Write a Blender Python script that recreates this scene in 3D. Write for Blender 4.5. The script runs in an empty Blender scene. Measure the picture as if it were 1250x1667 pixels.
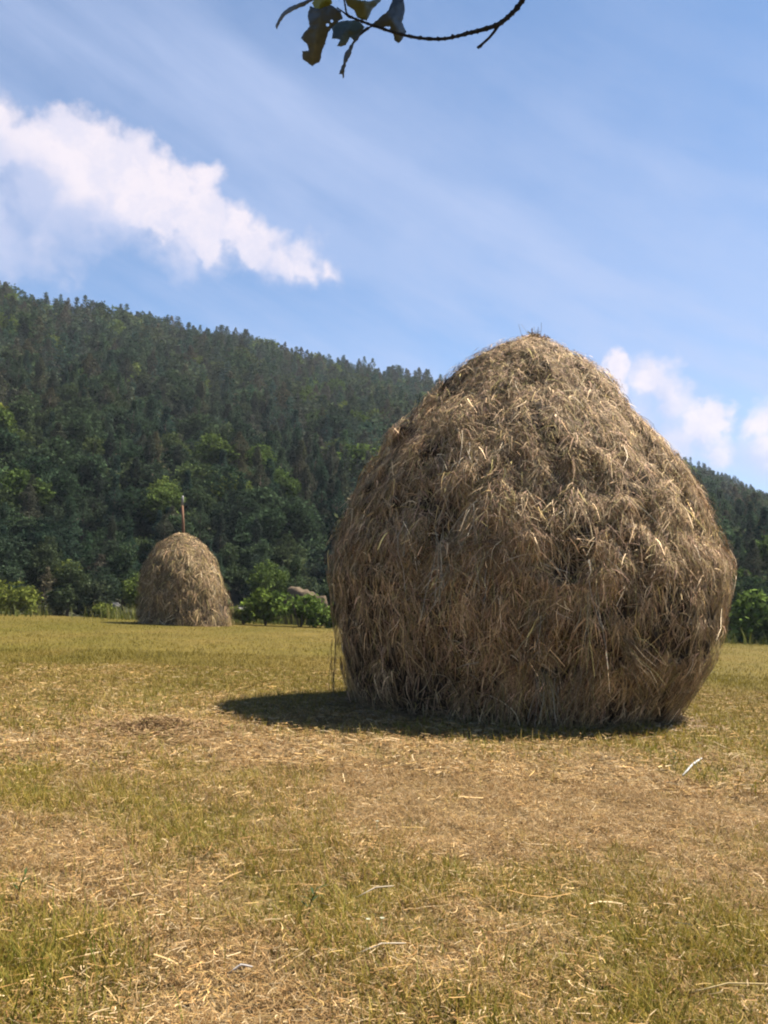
import bpy, bmesh, math
import numpy as np
from mathutils import Vector, Matrix, geometry

# ------------------------------------------------------------------ camera, sky, sun, exposure
SC = bpy.context.scene
COL = SC.collection
W0, H0, F = 1250.0, 1667.0, 1440.0
CAMH = 1.1
PITCH, ROLL = math.radians(6.15), math.radians(2.2)
SUN_AZ, SUN_EL = math.radians(66), math.radians(59)      # clockwise from +Y (the view direction)

cam = bpy.data.cameras.new('camera')
cam_o = bpy.data.objects.new('camera', cam); COL.objects.link(cam_o)
cam.sensor_fit = 'VERTICAL'; cam.sensor_height = 24.0; cam.lens = F / H0 * 24.0
cam.clip_start = 0.05; cam.clip_end = 9000
CAM_M = Matrix.Rotation(math.pi/2 + PITCH, 4, 'X') @ Matrix.Rotation(ROLL, 4, 'Z')
cam_o.matrix_world = Matrix.Translation((0, 0, CAMH)) @ CAM_M
SC.camera = cam_o
SC.view_settings.view_transform = 'Standard'; SC.view_settings.look = 'None'
SC.view_settings.exposure = 1.6; SC.view_settings.gamma = 1.0
SC.cycles.filter_width = 2.1
SC.cycles.max_bounces = 8; SC.cycles.diffuse_bounces = 1; SC.cycles.transparent_max_bounces = 8
R3 = np.array(CAM_M.to_3x3())

def ray(px, py):
    v = R3 @ np.array([(px - W0/2)/F, -(py - H0/2)/F, -1.0])
    return v / np.linalg.norm(v)
def ground_at(px, py, z=0.0):
    d = ray(px, py); t = (z - CAMH)/d[2]
    return np.array([d[0]*t, d[1]*t, z])
def at_y(px, py, y):
    d = ray(px, py); t = y/d[1]
    return np.array([d[0]*t, y, CAMH + d[2]*t])
def at_d(px, py, dist):
    return np.array([0, 0, CAMH]) + ray(px, py)*dist
def to_px(P):
    P = np.asarray(P, float) - np.array([0, 0, CAMH])
    c = P @ R3
    return np.stack([W0/2 + F*c[..., 0]/(-c[..., 2]), H0/2 - F*c[..., 1]/(-c[..., 2])], -1)

SUN_DIR = Vector((math.sin(SUN_AZ)*math.cos(SUN_EL), math.cos(SUN_AZ)*math.cos(SUN_EL), math.sin(SUN_EL)))
sun = bpy.data.lights.new('sun', 'SUN'); sun.energy = 5.0; sun.angle = math.radians(0.5); sun.color = (1.0, 0.93, 0.83)
sun_o = bpy.data.objects.new('sun', sun); COL.objects.link(sun_o)
sun_o.rotation_euler = SUN_DIR.to_track_quat('Z', 'Y').to_euler(); sun_o.location = (30, 0, 40)

world = bpy.data.worlds.new('World'); SC.world = world; world.use_nodes = True
def build_world():
    nt = world.node_tree; N = nt.nodes; L = nt.links; N.clear()
    def nd(t, **k):
        n = N.new(t)
        for a, b in k.items(): setattr(n, a, b)
        return n
    def setin(n, i, v):
        if isinstance(v, bpy.types.NodeSocket): L.new(v, n.inputs[i])
        else: n.inputs[i].default_value = v
    def mth(op, a, b=0.0, c=0.0, clamp=False):
        n = nd('ShaderNodeMath', operation=op, use_clamp=clamp)
        setin(n, 0, a); setin(n, 1, b)
        if op in ('MULTIPLY_ADD', 'SMOOTH_MAX', 'SMOOTH_MIN'): setin(n, 2, c)
        return n.outputs[0]
    def vm(op, a, b=None, s=None):
        n = nd('ShaderNodeVectorMath', operation=op); setin(n, 0, a)
        if b is not None: setin(n, 1, b)
        if s is not None: setin(n, 3, s)
        return n.outputs['Value'] if op in ('DISTANCE', 'DOT_PRODUCT', 'LENGTH') else n.outputs[0]
    def noise(vec, scale, detail, rough=0.55, out='Fac'):
        n = nd('ShaderNodeTexNoise'); L.new(vec, n.inputs['Vector'])
        n.inputs['Scale'].default_value = scale; n.inputs['Detail'].default_value = detail; n.inputs['Roughness'].default_value = rough
        return n.outputs[out]
    def ramp(v, a, b, interp='SMOOTHSTEP'):
        n = nd('ShaderNodeMapRange', interpolation_type=interp); setin(n, 0, v)
        n.inputs[1].default_value = a; n.inputs[2].default_value = b
        return n.outputs[0]
    sky = nd('ShaderNodeTexSky', sky_type='NISHITA'); sky.sun_disc = False
    sky.sun_elevation = SUN_EL; sky.sun_rotation = SUN_AZ; sky.air_density = 0.75; sky.dust_density = 0.35; sky.ozone_density = 2.0
    D = nd('ShaderNodeTexCoord').outputs['Generated']
    n1 = vm('SUBTRACT', noise(D, 14, 3, out='Color'), (0.5, 0.5, 0.5))
    n2 = vm('SUBTRACT', noise(D, 46, 5, 0.6, out='Color'), (0.5, 0.5, 0.5))
    Dw = vm('ADD', D, vm('ADD', vm('SCALE', n1, s=0.050), vm('SCALE', n2, s=0.030)))
    def field(blobs, vec):
        cur = None
        for (px, py, r, k) in blobs:
            c = ray(px, py)
            d = vm('DISTANCE', vec, tuple(c))
            f = mth('MULTIPLY_ADD', d, -k/(r/F), k)       # k at the centre, 0 at the radius
            cur = f if cur is None else mth('SMOOTH_MAX', cur, f, 0.12)
        return cur
    # cumulus: heaps along the bank on the left and the ones behind the haystack on the right
    left = [(120, 300, 118, 1.5), (225, 335, 88, 1.5), (320, 368, 62, 1.4), (410, 405, 44, .75), (-20, 370, 120, 1), (80, 385, 80, .8), (-70, 290, 125, 1), (-5, 250, 84, 1), (55, 254, 66, 1), (112, 254, 64, 1), (168, 264, 58, 1), (208, 268, 54, 1), (140, 312, 86, 1), (60, 322, 92, 1), (238, 314, 62, 1), (287, 322, 52, .95), (326, 308, 40, .9),
            (200, 352, 66, 1), (270, 374, 60, .95), (330, 374, 52, .9), (386, 384, 46, .85), (345, 410, 46, .85), (300, 407, 50, .85), (416, 420, 44, .66), (456, 436, 44, .58), (492, 432, 44, .52), (530, 440, 34, .32),
            (20, 430, 60, .5), (100, 438, 44, .36), (-40, 400, 90, .5)]
    right = [(1000, 600, 34, 1), (985, 640, 40, .8), (1060, 630, 48, .62), (1090, 660, 46, .55), (1155, 672, 34, .95), (1140, 700, 46, .75), (1100, 730, 60, .62),
             (1160, 740, 46, .6), (1235, 690, 40, .7), (1260, 740, 70, .6), (1330, 700, 60, .8), (1040, 690, 60, .5)]
    fl = field(left, Dw); fr = field(right, Dw)
    f = mth('MAXIMUM', fl, fr)
    nf = noise(D, 70, 5, 0.6); nl = noise(D, 18, 3)
    f2 = mth('ADD', f, mth('MULTIPLY_ADD', nf, 0.34, mth('MULTIPLY_ADD', nl, 0.34, -0.35)))
    vo = nd('ShaderNodeTexVoronoi', feature='SMOOTH_F1'); L.new(Dw, vo.inputs['Vector']); vo.inputs['Scale'].default_value = 34; vo.inputs['Smoothness'].default_value = .35
    f2 = mth('MULTIPLY_ADD', vo.outputs['Distance'], -0.34, mth('ADD', f2, 0.11))
    # light from above: the field sampled a little lower tells lit tops from soft bases
    up = vm('ADD', Dw, (0.012, 0.0, 0.034))
    fu = mth('MAXIMUM', field(left, up), field(right, up))
    lit = ramp(mth('SUBTRACT', f, fu), -0.35, 0.40)
    cum = ramp(mth('DIVIDE', mth('ADD', f2, 0.15), mth('MULTIPLY_ADD', lit, -0.60, 1.15)), 0.0, 1.0)
    grey = ramp(field([(40, 335, 90, 1), (-40, 330, 130, 1), (120, 365, 70, 1), (190, 395, 50, .8), (0, 400, 90, .9), (1060, 690, 60, 1), (1110, 760, 70, 1), (1230, 770, 60, .9), (440, 462, 40, .8), (330, 436, 44, .8)], Dw), 0.0, 0.75)
    cum = mth('MULTIPLY', cum, mth('MULTIPLY_ADD', grey, -0.18, 1.0))
    shade = mth('ADD', mth('MULTIPLY', lit, 0.60), mth('MULTIPLY', ramp(noise(Dw, 26, 5, 0.6), .34, .66), 0.42), clamp=True)
    shade = mth('MULTIPLY', shade, mth('MULTIPLY_ADD', grey, -0.85, 1.0))
    # thin cirrus veil: streaks falling from the upper left to the right
    vr = nd('ShaderNodeVectorRotate', rotation_type='Y_AXIS'); L.new(D, vr.inputs['Vector']); vr.inputs['Angle'].default_value = math.radians(-24)
    mp = nd('ShaderNodeMapping'); L.new(vr.outputs[0], mp.inputs['Vector'])
    mp.inputs['Scale'].default_value = (1.6, 1.0, 7.5)
    cir = ramp(noise(mp.outputs[0], 1.7, 5, 0.55), 0.40, 0.68)
    sep = nd('ShaderNodeSeparateXYZ'); L.new(D, sep.inputs[0])
    low = ramp(sep.outputs[2], 0.62, 0.0, 'LINEAR')
    cir = mth('MULTIPLY', cir, mth('MULTIPLY_ADD', low, 0.62, 0.12), clamp=True)
    nb = Vector(ray(60, 20)).cross(Vector(ray(1250, 470))).normalized()
    bd = mth('DIVIDE', mth('ADD', vm('DOT_PRODUCT', D, tuple(nb)), vm('DOT_PRODUCT', n1, (0.05, 0.05, 0.05))), 0.105)
    band = mth('MULTIPLY', mth('POWER', 2.718, mth('MULTIPLY', mth('MULTIPLY', bd, bd), -1.0)), mth('MULTIPLY_ADD', noise(mp.outputs[0], 2.6, 5, 0.6), 0.75, 0.02))
    cir = mth('ADD', cir, band, clamp=True)
    veil = mth('ADD', cir, mth('MULTIPLY', mth('POWER', low, 2.2), 0.26), clamp=True)
    bg = nd('ShaderNodeBackground'); tn = nd('ShaderNodeVectorMath', operation='MULTIPLY'); L.new(sky.outputs[0], tn.inputs[0]); tn.inputs[1].default_value = (0.88, 1.10, 1.20); L.new(tn.outputs[0], bg.inputs[0]); bg.inputs[1].default_value = 0.050
    bv = nd('ShaderNodeBackground'); bv.inputs[0].default_value = (0.46, 0.56, 0.82, 1); bv.inputs[1].default_value = 0.36
    m1 = nd('ShaderNodeMixShader'); L.new(veil, m1.inputs[0]); L.new(bg.outputs[0], m1.inputs[1]); L.new(bv.outputs[0], m1.inputs[2])
    cm = nd('ShaderNodeMix', data_type='RGBA'); L.new(shade, cm.inputs[0])
    cm.inputs[6].default_value = (0.46, 0.51, 0.70, 1); cm.inputs[7].default_value = (0.78, 0.71, 0.76, 1)
    bc = nd('ShaderNodeBackground'); L.new(cm.outputs[2], bc.inputs[0]); bc.inputs[1].default_value = 0.41
    m2 = nd('ShaderNodeMixShader'); L.new(mth('MULTIPLY', cum, 0.95), m2.inputs[0]); L.new(m1.outputs[0], m2.inputs[1]); L.new(bc.outputs[0], m2.inputs[2])
    out = nd('ShaderNodeOutputWorld'); L.new(m2.outputs[0], out.inputs[0])
build_world()

# ------------------------------------------------------------------ helpers
rng = np.random.default_rng(7)
def tag(o, label=None, cat=None, group=None, kind=None):
    for k, v in (('label', label), ('category', cat), ('group', group), ('kind', kind)):
        if v: o[k] = v
    return o
def empty(name, loc):
    o = bpy.data.objects.new(name, None); COL.objects.link(o); o.location = tuple(loc); o.empty_display_size = 0.3
    return o
def mesh_np(name, V, Fc, col=None, smooth=False):
    """V (n,3), Fc (m,k) faces of one size, or a list of such arrays; col (n,3) stored as the point attribute 'tint'."""
    V = np.ascontiguousarray(V, np.float32); Fs = Fc if isinstance(Fc, list) else [Fc]
    me = bpy.data.meshes.new(name); me.vertices.add(len(V)); me.vertices.foreach_set('co', V.ravel())
    loops = np.concatenate([f.ravel() for f in Fs]).astype(np.int32)
    sizes = np.concatenate([np.full(len(f), f.shape[1], np.int32) for f in Fs])
    starts = np.concatenate([[0], np.cumsum(sizes)[:-1]]).astype(np.int32)
    me.loops.add(len(loops)); me.loops.foreach_set('vertex_index', loops)
    me.polygons.add(len(sizes)); me.polygons.foreach_set('loop_start', starts)
    if smooth: me.polygons.foreach_set('use_smooth', np.ones(len(sizes), bool))
    if col is not None:
        a = me.attributes.new('tint', 'FLOAT_COLOR', 'POINT')
        c = np.ones((len(V), 4), np.float32); c[:, :3] = col; a.data.foreach_set('color', c.ravel())
    me.update(calc_edges=True)
    return me
def obj(name, me, mat, parent=None):
    o = bpy.data.objects.new(name, me); COL.objects.link(o)
    if mat: me.materials.append(mat)
    if parent: o.parent = parent
    return o
def nrm(v): return v / np.maximum(np.linalg.norm(v, axis=-1, keepdims=True), 1e-9)
def ribbons(P, Wd, col):
    """P (N,K,3) centre lines, Wd (N,K,3) half widths -> V, F, tint"""
    N, K, _ = P.shape
    V = np.stack([P - Wd, P + Wd], 2).reshape(-1, 3)
    i = np.arange(N)[:, None]*K*2 + np.arange(K-1)[None]*2
    Fq = np.stack([i, i+1, i+3, i+2], -1).reshape(-1, 4)
    if col.ndim == 2: col = np.repeat(col[:, None], K, 1)
    return V, Fq, np.repeat(col[:, :, None], 2, 2).reshape(-1, 3)
def cat(*VFC):
    Vs, Fs, Cs, n = [], [], [], 0
    for V, Fq, C in VFC:
        Vs.append(V); Fs.append(Fq + n); Cs.append(C); n += len(V)
    return np.concatenate(Vs), np.concatenate(Fs), np.concatenate(Cs)
def hash2(ix, iy, s):
    h = np.sin(ix*127.1 + iy*311.7 + s*74.7)*43758.5453
    return h - np.floor(h)
def vnoise(x, y, s=0):
    ix, iy = np.floor(x), np.floor(y); fx, fy = x-ix, y-iy
    fx = fx*fx*(3-2*fx); fy = fy*fy*(3-2*fy)
    a, b, c, d = hash2(ix, iy, s), hash2(ix+1, iy, s), hash2(ix, iy+1, s), hash2(ix+1, iy+1, s)
    return (a*(1-fx)+b*fx)*(1-fy) + (c*(1-fx)+d*fx)*fy
def fbm(x, y, s=0, o=4):
    t, a, n = 0, 0.5, 0
    for k in range(o):
        t = t + a*vnoise(x*2**k, y*2**k, s+k*3.1); n += a; a *= .55
    return t/n
def smooth(a, b, x):
    t = np.clip((x-a)/(b-a), 0, 1); return t*t*(3-2*t)
def tube(pts, rad, n=7, col=(1, 1, 1)):
    pts = np.asarray(pts, float); K = len(pts); rad = np.broadcast_to(np.asarray(rad, float), (K,))
    T = nrm(np.gradient(pts, axis=0)); ref = np.array([0.31, 0.2, 0.93]) if abs(T[0, 2]) < .9 else np.array([1., 0, 0])
    A = nrm(np.cross(T, ref)); B = np.cross(T, A)
    th = np.linspace(0, 2*np.pi, n, endpoint=False)
    V = pts[:, None] + rad[:, None, None]*(A[:, None]*np.cos(th)[None, :, None] + B[:, None]*np.sin(th)[None, :, None])
    V = np.concatenate([V.reshape(-1, 3), pts[:1], pts[-1:]])
    i = np.arange(K-1)[:, None]*n; j = np.arange(n)[None]
    Fq = np.stack([i+j, i+(j+1) % n, i+n+(j+1) % n, i+n+j], -1).reshape(-1, 4)
    j = np.arange(n)
    c0 = np.stack([(j+1) % n, j, np.full(n, K*n), np.full(n, K*n)], -1)
    c1 = np.stack([(K-1)*n+j, (K-1)*n+(j+1) % n, np.full(n, K*n+1), np.full(n, K*n+1)], -1)
    T3 = np.concatenate([c0, c1])[:, :3]
    return V, Fq, T3
def tube_mesh(name, parts, col=None):
    Vs, Q, T, n = [], [], [], 0
    for V, Fq, T3 in parts:
        Vs.append(V); Q.append(Fq+n); T.append(T3+n); n += len(V)
    V = np.concatenate(Vs)
    return mesh_np(name, V, [np.concatenate(Q), np.concatenate(T)], None if col is None else np.broadcast_to(col, V.shape), True)

# ------------------------------------------------------------------ materials
def mat(name, build):
    m = bpy.data.materials.new(name); m.use_nodes = True
    nt = m.node_tree; nt.nodes.clear(); out = nt.nodes.new('ShaderNodeOutputMaterial')
    nt.links.new(build(nt), out.inputs[0]); return m
def fibre(trans=0.25, rough=.75, spec=.15, obj_random=False, gain=1.0):
    def b(nt):
        N, L = nt.nodes, nt.links
        at = N.new('ShaderNodeAttribute'); at.attribute_name = 'tint'; c = at.outputs['Color']
        if gain != 1.0 or obj_random:
            mx = N.new('ShaderNodeMix'); mx.data_type = 'RGBA'; mx.blend_type = 'MULTIPLY'; mx.inputs[0].default_value = 1
            L.new(c, mx.inputs[6])
            if obj_random:
                oi = N.new('ShaderNodeObjectInfo'); rp = N.new('ShaderNodeValToRGB'); L.new(oi.outputs['Random'], rp.inputs[0])
                el = rp.color_ramp.elements; el[0].color = (0.68, 0.78, 0.85, 1); el[1].color = (1.45, 1.3, 1.0, 1)
                e = el.new(0.5); e.color = (1, 1, 1, 1); e = el.new(0.8); e.color = (1.1, 1.0, 1.0, 1)
                L.new(rp.outputs[0], mx.inputs[7])
            else: mx.inputs[7].default_value = (gain, gain, gain, 1)
            c = mx.outputs[2]
        p = N.new('ShaderNodeBsdfPrincipled'); L.new(c, p.inputs['Base Color']); p.inputs['Roughness'].default_value = rough
        p.inputs['Specular IOR Level'].default_value = spec
        if trans <= 0: return p.outputs[0]
        t = N.new('ShaderNodeBsdfTranslucent'); L.new(c, t.inputs[0])
        mx = N.new('ShaderNodeMixShader'); mx.inputs[0].default_value = trans
        L.new(p.outputs[0], mx.inputs[1]); L.new(t.outputs[0], mx.inputs[2]); return mx.outputs[0]
    return b
def noisy(c0, c1, scale, rough=.9, bump=0.0, detail=6, stretch=None, c2=None):
    def b(nt):
        N, L = nt.nodes, nt.links
        tc = N.new('ShaderNodeTexCoord'); v = tc.outputs['Object']
        if stretch:
            mp = N.new('ShaderNodeMapping'); mp.inputs['Scale'].default_value = stretch; L.new(v, mp.inputs[0]); v = mp.outputs[0]
        n = N.new('ShaderNodeTexNoise'); n.inputs['Scale'].default_value = scale; n.inputs['Detail'].default_value = detail; L.new(v, n.inputs['Vector'])
        r = N.new('ShaderNodeValToRGB'); L.new(n.outputs['Fac'], r.inputs[0]); el = r.color_ramp.elements
        el[0].position = .3; el[1].position = .7; el[0].color = (*c0, 1); el[1].color = (*c1, 1)
        if c2: e = el.new(.52); e.color = (*c2, 1)
        p = N.new('ShaderNodeBsdfPrincipled'); L.new(r.outputs[0], p.inputs['Base Color']); p.inputs['Roughness'].default_value = rough
        p.inputs['Specular IOR Level'].default_value = .2
        if bump:
            bp = N.new('ShaderNodeBump'); bp.inputs['Strength'].default_value = bump; bp.inputs['Distance'].default_value = .05
            L.new(n.outputs['Fac'], bp.inputs['Height']); L.new(bp.outputs[0], p.inputs['Normal'])
        return p.outputs[0]
    return b
M_hay = mat('hay', fibre(.02, .7, .10))
M_haycore = mat('packed_hay_shade', noisy((.014, .009, .006), (.06, .038, .022), 16, .95, .6, 8, (1, 1, .45), (.03, .02, .012)))  # same hay as the strands, painted dark as shade between them
M_grass = mat('grass_blade', fibre(.30, .7, .2))
M_leaf = mat('tree_leaf', fibre(.25, .9, .0, obj_random=True))
M_forest = mat('forest_leaf', fibre(.25, .9, .0))
M_bark = mat('bark', noisy((.03, .022, .016), (.10, .075, .055), 9, .95, .6, 6, (1, 1, .25)))
M_pole = mat('weathered_pole', noisy((.115, .056, .030), (.19, .098, .055), 12, .8, .3, 5, (1, 1, .12)))
M_poletip = mat('bare_pole_tip', noisy((.15, .14, .135), (.22, .21, .20), 14, .7, .2))
M_twig = mat('twig_bark', noisy((.010, .010, .012), (.034, .032, .034), 160, .75, .5))
M_hill = mat('forest_floor', noisy((.014, .018, .009), (.045, .045, .022), .35, 1.0, 0))
M_earth = mat('bare_earth', noisy((.062, .045, .027), (.110, .080, .050), 1.3, .95, .6, 8))
M_stone = mat('pale_stone', noisy((.07, .066, .062), (.18, .17, .16), 2.2, .9, .5, 8))
def ground_shader(nt):
    N, L = nt.nodes, nt.links
    at = N.new('ShaderNodeAttribute'); at.attribute_name = 'tint'
    tc = N.new('ShaderNodeTexCoord')
    def nz(s, d, v=tc.outputs['Object']):
        n = N.new('ShaderNodeTexNoise'); n.inputs['Scale'].default_value = s; n.inputs['Detail'].default_value = d; L.new(v, n.inputs['Vector']); return n.outputs['Fac']
    r = N.new('ShaderNodeMapRange'); L.new(nz(9, 8), r.inputs[0]); r.inputs[1].default_value = .3; r.inputs[2].default_value = .7; r.inputs[3].default_value = .62; r.inputs[4].default_value = 1.3
    r2 = N.new('ShaderNodeMapRange'); L.new(nz(.9, 6), r2.inputs[0]); r2.inputs[1].default_value = .3; r2.inputs[2].default_value = .7; r2.inputs[3].default_value = .85; r2.inputs[4].default_value = 1.15
    mm = N.new('ShaderNodeMath'); mm.operation = 'MULTIPLY'; L.new(r.outputs[0], mm.inputs[0]); L.new(r2.outputs[0], mm.inputs[1])
    mx = N.new('ShaderNodeVectorMath'); mx.operation = 'SCALE'; L.new(at.outputs['Color'], mx.inputs[0]); L.new(mm.outputs[0], mx.inputs[3])
    p = N.new('ShaderNodeBsdfPrincipled'); L.new(mx.outputs[0], p.inputs['Base Color']); p.inputs['Roughness'].default_value = .95; p.inputs['Specular IOR Level'].default_value = .1
    bp = N.new('ShaderNodeBump'); bp.inputs['Strength'].default_value = .6; bp.inputs['Distance'].default_value = .04; L.new(nz(22, 6), bp.inputs['Height']); L.new(bp.outputs[0], p.inputs['Normal'])
    return p.outputs[0]
M_ground = mat('mown_meadow', ground_shader)

# ------------------------------------------------------------------ the meadow
STACK_C = None
def gz(x, y):
    d = np.hypot(x, y)
    near = np.exp(-(d/40.0)**2)
    z = near*(0.05*(fbm(x*.55, y*.55, 3)-.5) + 0.06*(fbm(x*2.1, y*2.1, 5)-.5) + .035*(fbm(x*6, y*6, 6)-.5)) + 0.10*(fbm(x*.11, y*.11, 9)-.5)*smooth(10, 30, d)
    return z - 0.9*smooth(47, 66, d)
# how green the sward is and how much loose litter lies on it, from where the photo shows each
P_green = [(40, 1560, .75, .9), (90, 1640, .6, .9), (500, 1470, .6, .55), (330, 1330, .8, .45), (1230, 1530, .4, .4), (560, 1520, .5, .35), (20, 1440, .4, .8), (1160, 1205, .9, .55), (640, 1380, .5, .35), (240, 1290, .7, .35), (900, 1620, .4, .3)]
P_tan = [(230, 1480, .38, 1.1), (140, 1415, .42, 1.1), (60, 1355, .5, 1.1), (320, 1560, .32, 1.0), (385, 1640, .26, .9), (520, 1240, 1.2, .45), (900, 1240, 1.3, .42), (1050, 1330, 1.0, .35), (260, 1190, .9, .7), (780, 1330, 1.0, .3), (700, 1560, .5, .45), (400, 1640, .4, .6), (1100, 1300, 1.0, .25)]
def patch(x, y, L_):
    t = 0
    for px, py, r, k in L_:
        c = ground_at(px, py); fx, fy = r, r*1.7 if py < 1300 else r
        t = t + k*np.exp(-((x-c[0])/fx)**2 - ((y-c[1])/fy)**2)
    return t
def greenness(x, y):
    d = np.hypot(x, y)
    g = .36 + .7*(fbm(x*.5, y*.35, 21)-.5) + 1.2*(fbm(x*2.2, y*1.6, 25)-.5) + .9*(fbm(x*6, y*5, 27)-.5) + .42*patch(x, y, P_green) - .62*patch(x, y, P_tan)
    far = .58 + 1.3*(fbm(x*.16, y*.07, 31)-.5) + 1.2*(fbm(x*.8, y*.3, 35)-.5)
    k = smooth(7.5, 12, d)
    return np.clip(g*(1-k) + far*k, 0, 1)
C_TAN = np.array([.230, .155, .070]); C_GRN = np.array([.140, .122, .020]); C_FAR = np.array([.134, .110, .015])
def gcol(x, y):
    g = greenness(x, y)[..., None]; k = smooth(7.5, 13, np.hypot(x, y))[..., None]
    return (C_TAN*(1-k)+np.array([.185, .128, .028])*k)*(1-g) + (C_GRN*(1-k)+C_FAR*k)*g

def build_ground():
    def axis(lim, fine, step):
        a = list(np.arange(-fine, fine+1e-6, step)); s = step; v = fine
        while v < lim:
            s *= 1.13; v += s; a.append(v); a.insert(0, -v)
        return np.array(a)
    xs = axis(4000, 9, .11); ys = axis(4000, 13, .11)
    X, Y = np.meshgrid(xs, ys); nx, ny = len(xs), len(ys)
    V = np.stack([X, Y, gz(X, Y)], -1).reshape(-1, 3)
    i = (np.arange(ny-1)[:, None]*nx + np.arange(nx-1)[None]).ravel()
    Fq = np.stack([i, i+1, i+nx+1, i+nx], -1)
    o = obj('meadow', mesh_np('meadow', V, Fq, gcol(X, Y).reshape(-1, 3)*.6, True), M_ground)
    tag(o, kind='structure')
build_ground()

PAL_DRY = np.array([.60, .55, .45])*np.array([[.52, .34, .16], [.44, .28, .12], [.60, .44, .24], [.36, .21, .09], [.50, .36, .15], [.40, .27, .14], [.66, .53, .36]])
PAL_GRN = np.array([.68, .65, .49])*np.array([[.32, .265, .045], [.23, .22, .035], [.45, .34, .08], [.36, .265, .06], [.19, .19, .03], [.40, .29, .08]])
def blade_field(n, dmin, dmax, hmin, hmax, wid, K, power=1.0, half=.62, keep=None):
    u = rng.random(n); e = 2-power
    d = (dmin**e + u*(dmax**e-dmin**e))**(1/e); a = (rng.random(n)*2-1)*half
    x, y = d*np.sin(a), d*np.cos(a)
    if keep is not None:
        m = keep(x, y); x, y, d = x[m], y[m], d[m]
    n = len(x); g = greenness(x, y); cl = fbm(x*5, y*5, 41)
    isg = rng.random(n) < g*.95
    h = (hmin + (hmax-hmin)*rng.random(n)**1.6)*(.25+1.5*cl)*np.where(isg, 1.15, .8)
    az = rng.random(n)*2*np.pi; lean = np.where(isg, .25+.6*rng.random(n), .5+1.1*rng.random(n))
    t = np.linspace(0, 1, K)[None, :, None]
    hd = np.stack([np.cos(az), np.sin(az), np.zeros(n)], -1)[:, None]
    base = np.stack([x, y, gz(x, y)-.008], -1)[:, None]
    P = base + hd*(h*lean)[:, None, None]*t**1.5 + np.array([0, 0, 1.])*h[:, None, None]*(t - .35*np.clip(lean, 0, 1.3)[:, None, None]*t**2)
    wa = az + np.pi/2 + rng.normal(0, .7, n)
    w = wid*(.6+.8*rng.random(n))
    Wd = np.stack([np.cos(wa), np.sin(wa), np.zeros(n)], -1)[:, None]*w[:, None, None]*(1-.82*t**1.4)
    c = np.where(isg[:, None], PAL_GRN[rng.integers(0, len(PAL_GRN), n)], PAL_DRY[rng.integers(0, len(PAL_DRY), n)])
    k = smooth(8, 14, d)[:, None]
    c = c*(1-k) + (gcol(x, y)*(.75+.6*rng.random((n, 1))))*k
    return ribbons(P, Wd, c*(.75+.5*rng.random((n, 1))))
def litter_field(n, dmin, dmax, lmin, lmax, wid, power=1.0, half=.62, keep=None, bright=1.0):
    u = rng.random(n); e = 2-power
    d = (dmin**e + u*(dmax**e-dmin**e))**(1/e); a = (rng.random(n)*2-1)*half
    x, y = d*np.sin(a), d*np.cos(a)
    m = rng.random(n) < (1.15-greenness(x, y))*np.clip(1.9*fbm(x*3.2+8, y*2.4, 53)-.1, .12, 1)
    if keep is not None: m &= keep(x, y)
    x, y, d = x[m], y[m], d[m]; n = len(x)
    L_ = lmin+(lmax-lmin)*rng.random(n)**2.2; az = rng.random(n)*2*np.pi; cv = rng.normal(0, .35, n)
    K = 4; t = np.linspace(-.5, .5, K)[None]
    ang = az[:, None] + cv[:, None]*t
    px = x[:, None]+np.cos(ang)*L_[:, None]*t; py = y[:, None]+np.sin(ang)*L_[:, None]*t
    lift = (.012+.05*rng.random(n)**1.5)[:, None] + rng.normal(0, .10, n)[:, None]*L_[:, None]*t
    P = np.stack([px, py, gz(px, py)+np.maximum(lift, .004)], -1)
    w = wid*(.5+rng.random(n))
    tw = rng.normal(0, .6, n)
    Wd = np.stack([-np.sin(ang)*np.cos(tw)[:, None], np.cos(ang)*np.cos(tw)[:, None], np.sin(tw)[:, None]+0*ang], -1)*w[:, None, None]
    c = PAL_DRY[rng.integers(0, len(PAL_DRY), n)]*np.exp(rng.normal(-.05, .24, (n, 1)))*bright*(.45+1.1*fbm(x*4.5, y*3.5, 47))[:, None]
    return ribbons(P, Wd, c)

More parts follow.
